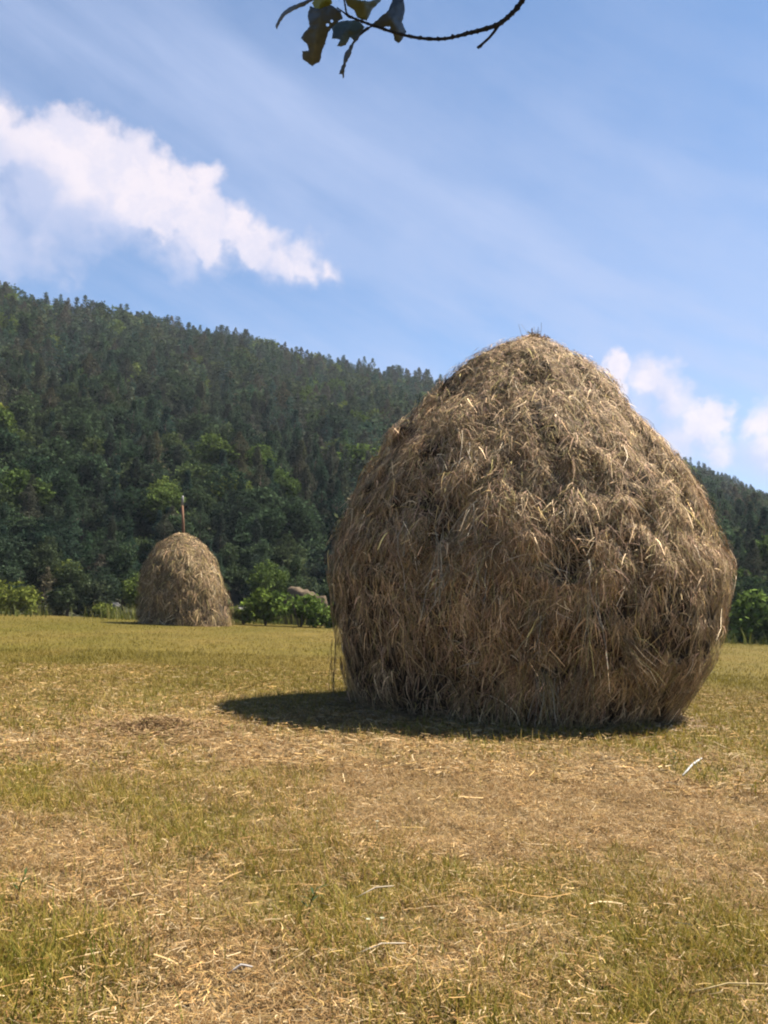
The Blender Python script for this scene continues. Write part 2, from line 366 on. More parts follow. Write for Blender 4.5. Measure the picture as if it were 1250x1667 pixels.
# ------------------------------------------------------------------ haystacks
class Stack:
    def __init__(self, rows, base_px, base_py, seed, inset):
        """rows: (py, left px, right px) down the silhouette; base: nearest contact point with the ground"""
        rows = np.array(rows, float); self.seed = seed
        g = ground_at(base_px, base_py); d0 = np.hypot(g[0], g[1]); b = rows[-1]
        D = d0/(1-(b[2]-b[1])/2/F); self.c = np.array([g[0]*D/d0, g[1]*D/d0, 0]); self.D = D
        ca = math.atan2(g[0], g[1]); zs, rs, ax = [], [], []
        for py, l, r in rows:
            dl, dr, dm = ray(l, py), ray(r, py), ray((l+r)/2, py)
            al, ar = math.atan2(dl[0], dl[1]), math.atan2(dr[0], dr[1])
            zs.append(CAMH + dm[2]/math.hypot(dm[0], dm[1])*D); rs.append(D*math.sin((ar-al)/2)-inset); ax.append(D*math.sin((al+ar)/2-ca))
        zs = np.array(zs); zs = (zs-zs[-1])/(zs[0]-zs[-1])*zs[0]
        o = np.argsort(zs); self.z = zs[o]; self.r = np.maximum(np.array(rs)[o], .05); self.ax = np.array(ax)[o]
        self.H = self.z[-1]
        # arc length parametrisation
        zf = np.linspace(0, self.H, 500); rf = np.interp(zf, self.z, self.r)
        k = np.exp(-np.linspace(-2, 2, 9)**2); k /= k.sum()
        rf = np.convolve(np.pad(rf, 4, mode='edge'), k, 'valid'); rf[-12:] = np.minimum(rf[-12:], np.interp(zf[-12:], self.z, self.r))
        self.s = np.concatenate([[0], np.cumsum(np.hypot(np.diff(zf), np.diff(rf)))]); self.zf, self.rf = zf, rf; self.axf = np.interp(zf, self.z, self.ax)
        cw = np.cumsum(np.maximum(rf, .05)*np.gradient(self.s)); self.cdf = cw/cw[-1]
    def lump(self, th, s):
        u = th*2.2; q = self.seed
        return (.12*(fbm(u*.9+20, s*.8, q)-.5) + .28*(fbm(u*3+9, s*2.4, q+5)-.5) + .08*(fbm(u*9+3, s*7, q+8)-.5)) * np.minimum(1, np.interp(s, self.s, self.rf)/(.35*self.rf.max()))*self.k_l
    k_l = 1.0
    def at(self, th, s, off=0.0):
        z = np.interp(s, self.s, self.zf); r = np.interp(s, self.s, self.rf) + self.lump(th, s) + off
        ax = np.interp(s, self.s, self.axf)
        return np.stack([self.c[0]+ax+r*np.sin(th), self.c[1]-r*np.cos(th), z+0*th], -1)
    def frame(self, th, s):
        e = .02
        dn = nrm(self.at(th, s-e)-self.at(th, s+e)); z0 = np.interp(s-.05, self.s, self.zf)-np.interp(s+.05, self.s, self.zf); r0 = np.interp(s-.05, self.s, self.rf)-np.interp(s+.05, self.s, self.rf)
        l = np.hypot(z0, r0)+1e-9
        out = np.stack([np.sin(th)*(-z0/l), -np.cos(th)*(-z0/l), r0/l], -1)
        side = np.stack([np.cos(th), np.sin(th), 0*th], -1)
        return dn, side, nrm(out)
    def sample(self, n, front=.78):
        s = np.interp(rng.random(n), self.cdf, self.s)
        th = np.where(rng.random(n) < front, rng.normal(0, .95, n), rng.random(n)*2*np.pi)
        th = (th+np.pi) % (2*np.pi)-np.pi
        return th, s
    def core(self, name, nth, ns, parent, m):
        th = np.linspace(-np.pi, np.pi, nth, endpoint=False); s = np.linspace(0, self.s[-1], ns)
        T, S_ = np.meshgrid(th, s); V = self.at(T, S_, -.05*self.k_l); V[0, :, 2] = -.05
        V = V.reshape(-1, 3); i = np.arange(ns-1)[:, None]*nth; j = np.arange(nth)[None]
        Fq = np.stack([i+j, i+(j+1) % nth, i+nth+(j+1) % nth, i+nth+j], -1).reshape(-1, 4)
        V = np.concatenate([V, V[-nth:].mean(0, keepdims=True)]); j = np.arange(nth); b = (ns-1)*nth
        T3 = np.stack([b+j, b+(j+1) % nth, np.full(nth, len(V)-1)], -1)
        me = mesh_np(name, V, [Fq, T3], None, True)
        o = obj(name, me, m, parent); return o
    def strands(self, n, nclump, lmin, lmax, wid, K=5, clump_frac=.6, spread=.07, lift=.10, tones=None, front=.78, flat=1.0):
        th, s = self.sample(n, front); R = np.interp(s, self.s, self.rf)
        cth, cs = self.sample(nclump, front); cR = np.maximum(np.interp(cs, self.s, self.rf), .15)
        cid = rng.integers(0, nclump, n); inc = rng.random(n) < clump_frac
        ca = rng.normal(0, .55, nclump); cl = rng.random(nclump)**1.6*lift; ct = rng.random(nclump)
        th = np.where(inc, cth[cid]+rng.normal(0, spread, n)/cR[cid], th); s = np.where(inc, np.clip(cs[cid]+rng.normal(0, spread, n), 0, self.s[-1]), s)
        gap = fbm(th*5.5+31, s*3.1, self.seed+14); hole = fbm(th*16+7, s*8.5, self.seed+19); ok = ((gap > .40) & (hole > .425)) | (rng.random(n) < .18)      # thin places show the packed core, its dark colour standing for shade
        zl = smooth(.46, .16, np.interp(s, self.s, self.zf)/self.H); ok &= rng.random(n) > np.where(inc, .35, .82)*zl             # hanging clumps at the overhung foot, thinned so the dark core deepens the shade
        th, s, cid, inc = th[ok], s[ok], cid[ok], inc[ok]; n = len(th)
        dn, sd, out = self.frame(th, s)
        top = smooth(.80, .97, np.interp(s, self.s, self.zf)/self.H)            # the crown: hay laid flat, every way round
        low = smooth(.45, .12, np.interp(s, self.s, self.zf)/self.H)
        ang = np.where(inc, ca[cid]+rng.normal(0, .55, n), rng.normal(0, 1.15, n)*flat)*(1-.2*low) + top*rng.normal(0, 1.3, n)
        d0 = dn*np.cos(ang)[:, None]+sd*np.sin(ang)[:, None]
        loose = .35+.65*smooth(.62, .35, np.interp(s, self.s, self.zf)/self.H)      # combed and pressed above, shaggy below
        up = np.where(inc, cl[cid], 0)*(1-.7*top)*loose
        d0 = nrm(d0 + out*(rng.normal(.02, .16, n)*(1-.4*top)*loose)[:, None])
        L_ = (lmin+(lmax-lmin)*rng.random(n)**1.8)*(1+.15*low)*(1-.35*top)
        t = np.linspace(0, 1, K)[None, :, None]
        root = self.at(th, s)+out*(up+rng.normal(0, .02, n))[:, None]*self.k_l
        g = (.20+.6*rng.random(n))*L_*(1-.5*top)
        bend = nrm(rng.normal(0, 1, (n, 3)))*(L_*.15*rng.random(n))[:, None]
        P = root[:, None]+d0[:, None]*L_[:, None, None]*t - np.array([0, 0, 1.])*g[:, None, None]*.6*t**2 + bend[:, None]*np.sin(t*np.pi*1.3)
        # keep strands outside the packed body
        z = np.clip(P[..., 2], 0, self.H); rr = np.interp(z, self.zf, self.rf); ax = np.interp(z, self.zf, self.axf)
        dx, dy = P[..., 0]-self.c[0]-ax, P[..., 1]-self.c[1]; q = np.hypot(dx, dy)+1e-6
        mn = rr*.985-.03; k = np.where((q < mn) & (P[..., 2] < self.H*.93), mn/q, 1)
        mx = rr+.07*self.D/10+np.maximum(P[..., 2]/self.H-.30, 0)*1.1; k = np.where(q > mx, mx/q, k)
        P[..., 0] += dx*(k-1); P[..., 1] += dy*(k-1); P[..., 2] = np.maximum(P[..., 2], .01)
        T = nrm(np.gradient(P, axis=1)); a = rng.normal(0, .38, n)[:, None, None]
        Sd = nrm(np.cross(T, np.broadcast_to(out[:, None], T.shape))); Wv = nrm(Sd*np.cos(a)+np.cross(T, Sd)*np.sin(a))
        w = wid*(.55+.9*rng.random(n)**2)
        Wd = Wv*w[:, None, None]*(1-.6*t**2)
        tones = np.array(tones); c = np.array([.98, .93, .90])*tones[rng.integers(0, len(tones), n)]*np.exp(rng.normal(-.13, .50, (n, 1)))
        c = np.where(inc[:, None], c*(.6+.7*ct[cid])[:, None], c)
        return ribbons(P, Wd, c)
TONES = [[.42, .29, .165], [.36, .24, .13], [.48, .345, .20], [.29, .185, .10], [.40, .29, .12], [.33, .25, .13], [.24, .15, .09], [.53, .41, .25], [.30, .25, .10], [.38, .25, .17]]
PALE = [[.62, .52, .34], [.68, .58, .42], [.58, .46, .26], [.50, .42, .16]]

BIG = Stack([(556, 858, 868), (558, 835, 890), (562, 812, 906), (567, 798, 920), (582, 772, 944), (605, 742, 976), (630, 714, 999), (685, 668, 1043), (730, 626, 1088), (790, 592, 1132), (860, 560, 1168),
             (920, 540, 1186), (975, 532, 1194), (1030, 535, 1189), (1080, 543, 1172), (1130, 552, 1138), (1180, 566, 1104)], 845, 1192, 11, .085)
SMALL = Stack([(869, 280, 312), (874, 270, 325), (885, 255, 337), (905, 238, 352), (930, 224, 363), (955, 222, 371), (985, 221, 376), (1017, 220, 378)], 300, 1019, 57, .17)
SMALL.k_l = 1.0
print('stack', BIG.c, BIG.H, BIG.r.max(), 'small', SMALL.c, SMALL.H, SMALL.r.max())

def build_big():
    root = empty('haystack', BIG.c)
    tag(root, 'big round haystack close by, brown hay hanging in shaggy tufts, flat ragged top', 'haystack')
    inv = Matrix.Translation(-Vector(BIG.c))
    def put(o): o.parent = root; o.matrix_parent_inverse = inv; return o
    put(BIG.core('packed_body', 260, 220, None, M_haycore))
    V = cat(BIG.strands(105000, 100, .05, .20, .0028, 5, 0.0, tones=TONES),
            BIG.strands(95000, 4200, .06, .25, .0027, 5, 1.0, spread=.05, lift=.09, tones=TONES),
            BIG.strands(7000, 1500, .04, .14, .0075, 4, .7, lift=.06, tones=TONES),
            BIG.strands(1700, 300, .15, .45, .0036, 6, .35, spread=.05, lift=.06, tones=PALE))
    o = put(obj('hay_strands', mesh_np('hay_strands', *V), M_hay)); tag(o, kind='stuff')
    # twisted knot of hay on the very top with a few stalks standing up
    top = BIG.at(np.array([0.]), np.array([BIG.s[-1]]))[0]; tp = at_y(868, 556, BIG.c[1])
    n = 1500; a = rng.random(n)*2*np.pi; r = np.abs(rng.normal(0, .065, n)); h = rng.random(n)*.10
    P0 = np.stack([tp[0]+r*np.cos(a), tp[1]+r*np.sin(a), tp[2]-.05+h*(1-r*2)], -1)
    d = nrm(rng.normal(0, 1, (n, 3))*np.array([1, 1, .55])); L_ = .03+.09*rng.random(n); t = np.linspace(0, 1, 5)[None, :, None]
    P = P0[:, None]+d[:, None]*L_[:, None, None]*t+nrm(rng.normal(0, 1, (n, 3)))[:, None]*.03*np.sin(t*3)
    Wd = np.broadcast_to(nrm(rng.normal(0, 1, (n, 3)))[:, None]*.0045, P.shape)
    kn = ribbons(P, Wd, np.array(TONES)[rng.integers(0, len(TONES), n)]*.8)
    m = 13; x0 = rng.normal(0, .10, m); P0 = np.stack([tp[0]+x0, tp[1]+rng.normal(0, .06, m), np.full(m, tp[2])], -1)
    d = nrm(np.stack([rng.normal(0, .35, m), rng.normal(0, .3, m), np.ones(m)], -1)); L_ = .08+.16*rng.random(m)
    P = P0[:, None]+d[:, None]*L_[:, None, None]*t+rng.normal(0, .03, (m, 1, 3))*t**2
    st = ribbons(P, np.broadcast_to(np.array([.0025, .001, 0]), P.shape), np.tile([[.12, .10, .06]], (m, 1)))
    put(obj('top_knot', mesh_np('top_knot', *cat(kn, st)), M_hay))
    # rope of hay hanging free at the left edge
    def wisp(px0, py0, px1, py1, n, wid, spread, tones, yoff):
        y = BIG.c[1]+yoff; A = at_y(px0, py0, y); B = at_y(px1, py1, y); t = np.linspace(0, 1, 7)
        base = A[None]+(B-A)[None]*t[:, None]; out = []
        for k in range(n):
            t0 = rng.random()*.55; tt = t0+(.35+.3*rng.random())*np.linspace(0, 1, 5); tt = np.minimum(tt, 1.02)
            p = A+(B-A)*tt[:, None]+rng.normal(0, spread, 3)+np.cumsum(rng.normal(0, spread*.5, (5, 3)), 0); out.append(p)
        P = np.array(out); Wd = np.broadcast_to(nrm(rng.normal(0, 1, (n, 3))*[1, .3, .2])[:, None]*wid, P.shape)
        c = .6*np.array(tones)[rng.integers(0, len(tones), n)]*(.7+.5*rng.random((n, 1)))
        return ribbons(P, Wd, c)
    put(obj('hanging_wisp', mesh_np('hanging_wisp', *cat(wisp(545, 1035, 541, 1110, 14, .0026, .014, TONES, .1), wisp(541, 1080, 543, 1145, 14, .0026, .005, TONES, .1))), M_hay))
    # the pale tufts that catch the light on the shaded front
    def surf_px(px, py):
        d = ray(px, py); o = np.array([0, 0, CAMH]); ts = np.linspace(BIG.D-4, BIG.D+1, 900); p = o+d*ts[:, None]
        z = np.clip(p[:, 2], 0, BIG.H); q = np.hypot(p[:, 0]-BIG.c[0]-np.interp(z, BIG.zf, BIG.axf), p[:, 1]-BIG.c[1])
        i = np.argmax(q < np.interp(z, BIG.zf, BIG.rf)+.07); return p[i]-d*.02
    def tuft(px0, py0, px1, py1, n, fan, L_, tones, wid=.005):
        A = surf_px(px0, py0); B = surf_px(px1, py1); dr = nrm(B-A); o = nrm(A-BIG.c-np.array([0, 0, A[2]-BIG.c[2]]))
        P0 = A+rng.normal(0, .04, (n, 3)); d = nrm(dr+o*.35+rng.normal(0, fan, (n, 3))); l = L_*(.5+.6*rng.random(n)); t = np.linspace(0, 1, 5)[None, :, None]
        P = P0[:, None]+d[:, None]*l[:, None, None]*t-np.array([0, 0, .25])*l[:, None, None]*t**2+rng.normal(0, .05, (n, 1, 3))*t*t+rng.normal(0, .02, (n, 1, 3))*np.sin(t*5)
        Wd = np.broadcast_to(nrm(rng.normal(0, 1, (n, 3))*[1, .4, .3])[:, None]*wid, P.shape)
        return ribbons(P, Wd*.5, .5*np.array(tones)[rng.integers(0, len(tones), n)])
    T = [tuft(735, 925, 706, 985, 26, .25, .36, PALE, .0045), tuft(700, 870, 690, 905, 40, .5, .3, TONES), tuft(880, 1000, 850, 1050, 60, .5, .35, TONES+PALE),
         tuft(960, 960, 955, 1030, 12, .12, .55, PALE), tuft(885, 1100, 900, 1160, 50, .25, .5, TONES+PALE), tuft(1010, 1040, 1045, 1120, 60, .3, .5, TONES),
         tuft(775, 830, 770, 880, 50, .3, .35, TONES+PALE), tuft(790, 900, 780, 950, 40, .3, .4, TONES+PALE), tuft(715, 860, 735, 950, 6, .06, .8, PALE), tuft(670, 850, 672, 990, 4, .05, .6, PALE),
         tuft(745, 1100, 790, 1080, 5, .08, .4, PALE), tuft(945, 1090, 930, 1150, 40, .25, .45, TONES), tuft(820, 1120, 818, 1170, 24, .2, .45, TONES)]
    put(obj('loose_tufts', mesh_np('loose_tufts', *cat(*T)), M_hay))
build_big()

def build_small():
    root = empty('haystack', SMALL.c)
    tag(root, 'small far haystack at the meadow edge with a reddish pole rising from its top', 'haystack')
    inv = Matrix.Translation(-Vector(SMALL.c))
    def put(o): o.parent = root; o.matrix_parent_inverse = inv; return o
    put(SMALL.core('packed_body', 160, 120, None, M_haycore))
    TN = [[c[0]*1.02, c[1]*1.03, c[2]*.95] for c in (np.array(TONES)*.66)]
    V = cat(SMALL.strands(24000, 100, .1, .4, .008, 4, 0.0, tones=TN), SMALL.strands(22000, 900, .12, .45, .008, 4, 1.0, spread=.12, lift=.20, tones=TN),
            SMALL.strands(1200, 100, .2, .6, .009, 4, .3, tones=PALE))
    o = put(obj('hay_strands', mesh_np('hay_strands', *V), M_hay)); tag(o, kind='stuff')
    y = SMALL.c[1]; a = at_y(299, 900, y); b = at_y(298, 850, y); c = at_y(296.5, 822, y); d = at_y(297.5, 807, y)
    pole = put(obj('pole', tube_mesh('pole', [tube([a, b, c], [.066, .060, .052], 10)]), M_pole))
    tip = obj('bare_tip', tube_mesh('bare_tip', [tube([c-(d-c)*.05, (c*.4+d*.6), d], [.056, .058, .036], 10)]), M_poletip); tip.parent = pole
build_small()

# ------------------------------------------------------------------ grass and litter
def off_stacks(x, y):
    m = np.hypot(x-BIG.c[0]-BIG.axf[0], y-BIG.c[1]) > BIG.rf[0]*1.0
    return m & (np.hypot(x-SMALL.c[0], y-SMALL.c[1]) > SMALL.rf[0]*.98)
def spill():
    # hay that has slid down and lies trampled round the foot of the big stack
    n = 9000; a = rng.random(n)*6.283; q = BIG.rf[0]+rng.exponential(.16, n)-.06; x = BIG.c[0]+BIG.axf[0]+q*np.sin(a); y = BIG.c[1]-q*np.cos(a)
    L_ = .05+.2*rng.random(n)**1.6; az = rng.random(n)*6.283; t = np.linspace(-.5, .5, 4)[None]; ang = az[:, None]+rng.normal(0, .5, n)[:, None]*t
    px = x[:, None]+np.cos(ang)*L_[:, None]*t; py = y[:, None]+np.sin(ang)*L_[:, None]*t
    h = (.10*np.exp(-np.maximum(q-BIG.rf[0], 0)/.12)*rng.random(n)+.01)[:, None]+rng.normal(0, .2, n)[:, None]*L_[:, None]*t
    P = np.stack([px, py, gz(px, py)+np.maximum(h, .004)], -1); w = .0028*(.5+rng.random(n))
    Wd = np.stack([-np.sin(ang), np.cos(ang), np.broadcast_to(rng.normal(0, .6, n)[:, None], ang.shape)], -1)*w[:, None, None]
    return ribbons(P, Wd, .66*np.array(TONES)[rng.integers(0, len(TONES), n)]*(.7+.5*rng.random((n, 1))))
def build_grass():
    G = cat(blade_field(210000, 2.1, 6.2, .025, .085, .0019, 4, .75, .62, off_stacks), blade_field(170000, 6.0, 19, .035, .10, .0040, 3, 1.0, .55, off_stacks),
            blade_field(120000, 11.5, 54, .03, .09, .007, 3, 1.0, .55, off_stacks))
    tag(obj('short_grass', mesh_np('short_grass', *G), M_grass), kind='stuff', label='short dry stubble and green grass of the mown meadow', cat='grass')
    Lt = cat(litter_field(90000, 2.1, 6.5, .012, .060, .0010, .8, .62, off_stacks), litter_field(60000, 6, 15, .03, .11, .0024, .9, .55, off_stacks),
             litter_field(420, 2.2, 9, .08, .26, .0017, .7, .6, off_stacks, 1.25), spill())
    tag(obj('hay_litter', mesh_np('hay_litter', *Lt), M_hay), kind='stuff', label='loose strands of dry hay strewn over the stubble', cat='hay')
    # taller green stems at the lower left and along the shadow's edge
    n = 900; x = np.concatenate([rng.normal(ground_at(50, 1600)[0], .22, 260), rng.normal(ground_at(0, 1480)[0], .35, 200), rng.normal(ground_at(520, 1200)[0], .7, 220), rng.uniform(-1.5, 4, 220)])
    y = np.concatenate([rng.normal(ground_at(50, 1600)[1], .25, 260), rng.normal(ground_at(0, 1480)[1], .5, 200), rng.normal(ground_at(520, 1204)[1], .12, 220), rng.normal(ground_at(840, 1196)[1], .10, 220)])
    h = .05+.09*rng.random(n); az = rng.random(n)*6.28; t = np.linspace(0, 1, 5)[None, :, None]
    hd = np.stack([np.cos(az), np.sin(az), 0*az], -1)[:, None]
    P = np.stack([x, y, gz(x, y)-.01], -1)[:, None]+hd*(h*.5*rng.random(n))[:, None, None]*t**2+np.array([0, 0, 1.])*h[:, None, None]*t
    Wd = np.stack([-np.sin(az), np.cos(az), 0*az], -1)[:, None]*.0028*(1-.85*t)
    c = PAL_GRN[rng.integers(0, len(PAL_GRN), n)]*np.array([.85, 1.05, 1.0])
    tag(obj('tall_grass', mesh_np('tall_grass', *ribbons(P, Wd, c)), M_grass), kind='stuff', label='taller green grass stems standing above the stubble', cat='grass')
build_grass()

# ------------------------------------------------------------------ wooded hill
RIDGE_PX = [(-700, 330), (-400, 385), (-200, 425), (0, 470), (100, 492), (200, 512), (300, 530), (400, 549), (500, 582), (600, 596), (700, 616), (800, 648), (900, 684), (1000, 712), (1120, 755), (1180, 778), (1250, 812), (1400, 868), (1600, 930), (1800, 960)]
def ridge_table():
    az, r1, h1 = [], [], []
    for px, py in RIDGE_PX:
        d = ray(px, py); a = math.atan2(d[0], d[1]); r = 285 + max(0, (px-150))*.16 if px < 900 else 405 + (px-900)*.22
        hz = math.hypot(d[0], d[1]); z = CAMH+d[2]/hz*r
        az.append(a); r1.append(r); h1.append(z-8.5)
    return np.array(az), np.array(r1), np.maximum(np.array(h1), 3)
RA, RR, RH = ridge_table()
R_FOOT = 56.0
def hill_z(a, r):
    r1 = np.interp(a, RA, RR); h = np.interp(a, RA, RH); f = R_FOOT+14*(fbm(a*6+4, a*0+1, 77)-.4)
    t = np.clip((r-f)/(r1-f), 0, 2.2)
    up = h*(.35*t+.65*t**1.25); over = h*(1-(t-1)**2*1.4-.25*(t-1))
    z = np.where(t < 1, up, over)+ (fbm(a*22, r*.02, 61)-.5)*7*smooth(0.05, .3, t)*smooth(1.1, .8, t)
    return z-1.2
def build_hill():
    aa = np.linspace(-1.05, 1.0, 260); rr = np.concatenate([np.linspace(50, 500, 150), np.linspace(515, 900, 20)])
    A, Rr = np.meshgrid(aa, rr); Z = np.maximum(hill_z(A, Rr), -6)
    V = np.stack([Rr*np.sin(A), Rr*np.cos(A), Z], -1).reshape(-1, 3); nx = len(aa)
    i = (np.arange(len(rr)-1)[:, None]*nx+np.arange(nx-1)[None]).ravel()
    tag(obj('hill', mesh_np('hill', V, np.stack([i, i+1, i+nx+1, i+nx], -1), None, True), M_hill), kind='structure')
build_hill()

def cards(P, size, col, n_per, flat=.0, squash=.8):
    """leaf clumps: n_per small quads of random tilt around every point"""
    n = len(P)*n_per; C = np.repeat(P, n_per, 0)+rng.normal(0, 1, (n, 3))*np.repeat(np.broadcast_to(size, len(P)), n_per)[:, None]*np.array([.55, .55, .4])
    u = nrm(rng.normal(0, 1, (n, 3))*np.array([1, 1, squash])); w = nrm(np.cross(u, rng.normal(0, 1, (n, 3))))
    s = (np.repeat(np.broadcast_to(size, len(P)), n_per)*(.35+.4*rng.random(n)))[:, None]
    V = np.stack([C-u*s-w*s*.25, C+w*s*.6-u*s*.1, C+u*s+w*s*.15, C-w*s*.6], 1).reshape(-1, 3)
    Fq = np.arange(n*4).reshape(-1, 4)
    return V, Fq, np.repeat(np.repeat(col, n_per, 0)*(.8+.4*rng.random((n, 1))), 4, 0)
def crown_conifer(h, r, npts, n_per, col, size):
    tip = rng.uniform(1.0, 2.0)
    """pine or spruce: tiers narrowing to a soft tip"""
    z = h*(.12+.88*rng.random(npts)**.9); t = (z/h-.12)/.88
    env = r*(1-t**tip)**.8*(.65+.35*np.sin(z/h*26+rng.random()*6))+.04*r
    a = rng.random(npts)*6.283; q = env*np.sqrt(.25+.75*rng.random(npts))
    P = np.stack([q*np.cos(a), q*np.sin(a), z-.12*q], -1)
    c = np.array(col)*(.62+.76*rng.random((npts, 1))**1.2)
    return cards(P, size*(1-.45*t), c, n_per, squash=.5)
def crown_broad(h, r, npts, n_per, col, size, zc=.58):
    """broadleaf: overlapping uneven lobes with gaps between"""
    L_ = 9; la = rng.random(L_)*6.283; lz = h*(.32+.52*rng.random(L_)); lr = r*(.15+.6*rng.random(L_))*(1-.5*(lz/h-.3))
    lobes = np.stack([lr*np.cos(la), lr*np.sin(la), lz], -1); lobes[0] = (0, 0, h*.84); rad = r*(.30+.26*rng.random(L_))
    k = rng.integers(0, L_, npts); d = nrm(rng.normal(0, 1, (npts, 3)))*(rng.random((npts, 1))**.4)
    P = lobes[k]+d*rad[k][:, None]*np.array([1, 1, 1.15]); P[:, 2] = np.clip(P[:, 2], .08*h, h)
    c = np.array(col)*(.75+.4*rng.random(L_))[k][:, None]*(.7+.55*rng.random((npts, 1)))
    return cards(P, np.full(npts, size), c, n_per)
GREENS = {'conifer': [(.044, .070, .040), (.038, .066, .044), (.062, .066, .042), (.052, .062, .040)], 'broad': [(.046, .070, .034), (.053, .076, .034), (.043, .063, .036)], 'bright': [(.092, .122, .030), (.080, .112, .028)]}
PROTO = {}
def make_protos():
    for kind, fn, n in (('conifer', crown_conifer, 5), ('broad', crown_broad, 4), ('bright', crown_broad, 2)):
        for lod, (npts, per, sz) in (('near', (1100, 6, .031)), ('far', (240, 4, .060))):
            for k in range(n):
                r = (.19+.045*(k % 3)) if kind == 'conifer' else (.30+.04*k)
                g = GREENS[kind]; PROTO[kind, lod, k] = fn(1.0, r, npts, per, g[k % len(g)], sz*(.72 if kind == 'conifer' else 1))
make_protos()

def plant_forest():
    pts = []
    r = 57.0
    while r < 440:
        sp = 2.7+2.1*smooth(57, 170, r)
        n = int(2*.56*r/sp); a = (np.arange(n)+.5)/n*1.12-.56+rng.normal(0, .30, n)*sp/r
        pts.append(np.stack([a, r+rng.normal(0, .32, n)*sp], -1)); r += sp*.92
    p = np.concatenate(pts); a, r = p[:, 0], p[:, 1]
    a = np.concatenate([a]); m = r < np.interp(a, RA, RR)+14; a, r = a[m], r[m]
    x, y, z = r*np.sin(a), r*np.cos(a), hill_z(a, r)-.2
    px = to_px(np.stack([x, y, z], -1)); n = len(x)
    up = smooth(60, 170, r)
    # bright broadleaf on the left, dark pines towards the ridge and the right
    mixn = fbm(a*9, r*.018, 91)
    pb = np.clip(.36-.20*up+.9*(mixn-.5)+.25*smooth(420, -50, px[:, 0]), .03, .9)
    u = rng.random(n); kind = np.where(u < pb*.16, 2, np.where(u < pb, 1, 0))
    h = (4.6+4.4*smooth(57, 95, r)+2.6*smooth(95, 200, r))*(.78+.44*rng.random(n)); h = np.where(kind > 0, h*.92, h)
    return x, y, z, a, r, h, kind, px
def build_forest():
    x, y, z, a, r, h, kind, px = plant_forest(); n = len(x)
    names = ['conifer', 'broad', 'bright']; cnt = [5, 4, 2]
    top = to_px(np.stack([x, y, z+h*.8], -1))
    vis = (top[:, 0] > -15) & (top[:, 0] < 1265) & ~((top[:, 0] > 555) & (top[:, 0] < 1165))
    order = np.argsort(-np.where(vis, h/np.hypot(x, y), 0)); order = order[vis[order]]
    singles = []; quota = {0: 150, 1: 115, 2: 25}
    for i in order:
        if quota[kind[i]] > 0: quota[kind[i]] -= 1; singles.append(i)
    sset = np.zeros(n, bool); sset[singles] = True
    # individual trees: crown and trunk are parts, copies share their mesh data
    base = {}
    def proto(kd, k):
        if (kd, k) not in base:
            V, Fq, C = PROTO[names[kd], 'near', k]
            cm = mesh_np('crown', V, Fq, C); cm.materials.append(M_leaf)
            pts = [(0, 0, -.05), (.01, 0, .3), (-.008, .01, .62), (0, 0, .9)]; parts = [tube(pts, [.022, .017, .011, .004], 6)]
            for q in range(5):
                an = q*2.4; z0 = .3+.1*q; l = .16-.02*q; parts.append(tube([(0, 0, z0), (math.cos(an)*l*.6, math.sin(an)*l*.6, z0+.05), (math.cos(an)*l, math.sin(an)*l, z0+.08)], [.008, .005, .002], 5))
            tm = tube_mesh('trunk', parts); tm.materials.append(M_bark)
            base[kd, k] = (cm, tm)
        return base[kd, k]
    what = {0: ('pine_tree', 'pine', 'dark pointed pine'), 1: ('broadleaf_tree', 'tree', 'rounded mid-green broadleaf tree'), 2: ('broadleaf_tree', 'tree', 'light yellow-green broadleaf tree')}
    for i in singles:
        kd = int(kind[i]); k = int(rng.integers(0, cnt[kd])); nm, ct, lb = what[kd]
        X = top[i, 0]; row = 'at the foot of the wooded hill' if r[i] < 66 else ('low on the wooded slope' if r[i] < 85 else 'on the wooded slope')
        if X < 215: zone = 'left of the small haystack'
        elif X < 385: zone = 'behind the small haystack'
        elif X < 600: zone = 'between the two haystacks'
        else: zone = 'right of the big haystack'
        t = empty(nm, (x[i], y[i], z[i])); tag(t, f'{lb} {row} {zone}', ct, f'{lb}s {row} {zone}')
        t.rotation_euler = (0, 0, rng.random()*6.28); s = h[i]; t.scale = (s*(.85+.4*rng.random()), s*(.85+.4*rng.random()), s)
        cm, tm = proto(kd, k)
        for pn, me in (('crown', cm), ('trunk', tm)):
            o = bpy.data.objects.new(pn, me); COL.objects.link(o); o.parent = t
    # the rest of the wood as one mass
    out = []
    for i in np.where(~sset)[0]:
        kd = int(kind[i]); V, Fq, C = PROTO[names[kd], 'far', int(rng.integers(0, cnt[kd]))]
        an = rng.random()*6.28; c, s_ = math.cos(an), math.sin(an); w = h[i]*(.9+.45*rng.random())
        Vr = np.stack([(V[:, 0]*c-V[:, 1]*s_)*w+x[i], (V[:, 0]*s_+V[:, 1]*c)*w+y[i], V[:, 2]*h[i]+z[i]], -1)
        tone = (.80+.5*rng.random())*np.array([1.05+.35*(rng.random()-.4), 1, 1+.4*(rng.random()-.5)])
        out.append((Vr, Fq, C*tone))
    V = cat(*out)
    tag(obj('hillside_wood', mesh_np('hillside_wood', *V), M_forest), kind='stuff', label='dense mixed wood covering the hillside up to the ridge', cat='wood')
    print('trees', n, 'single', len(singles), 'faces', len(V[1]))
build_forest()

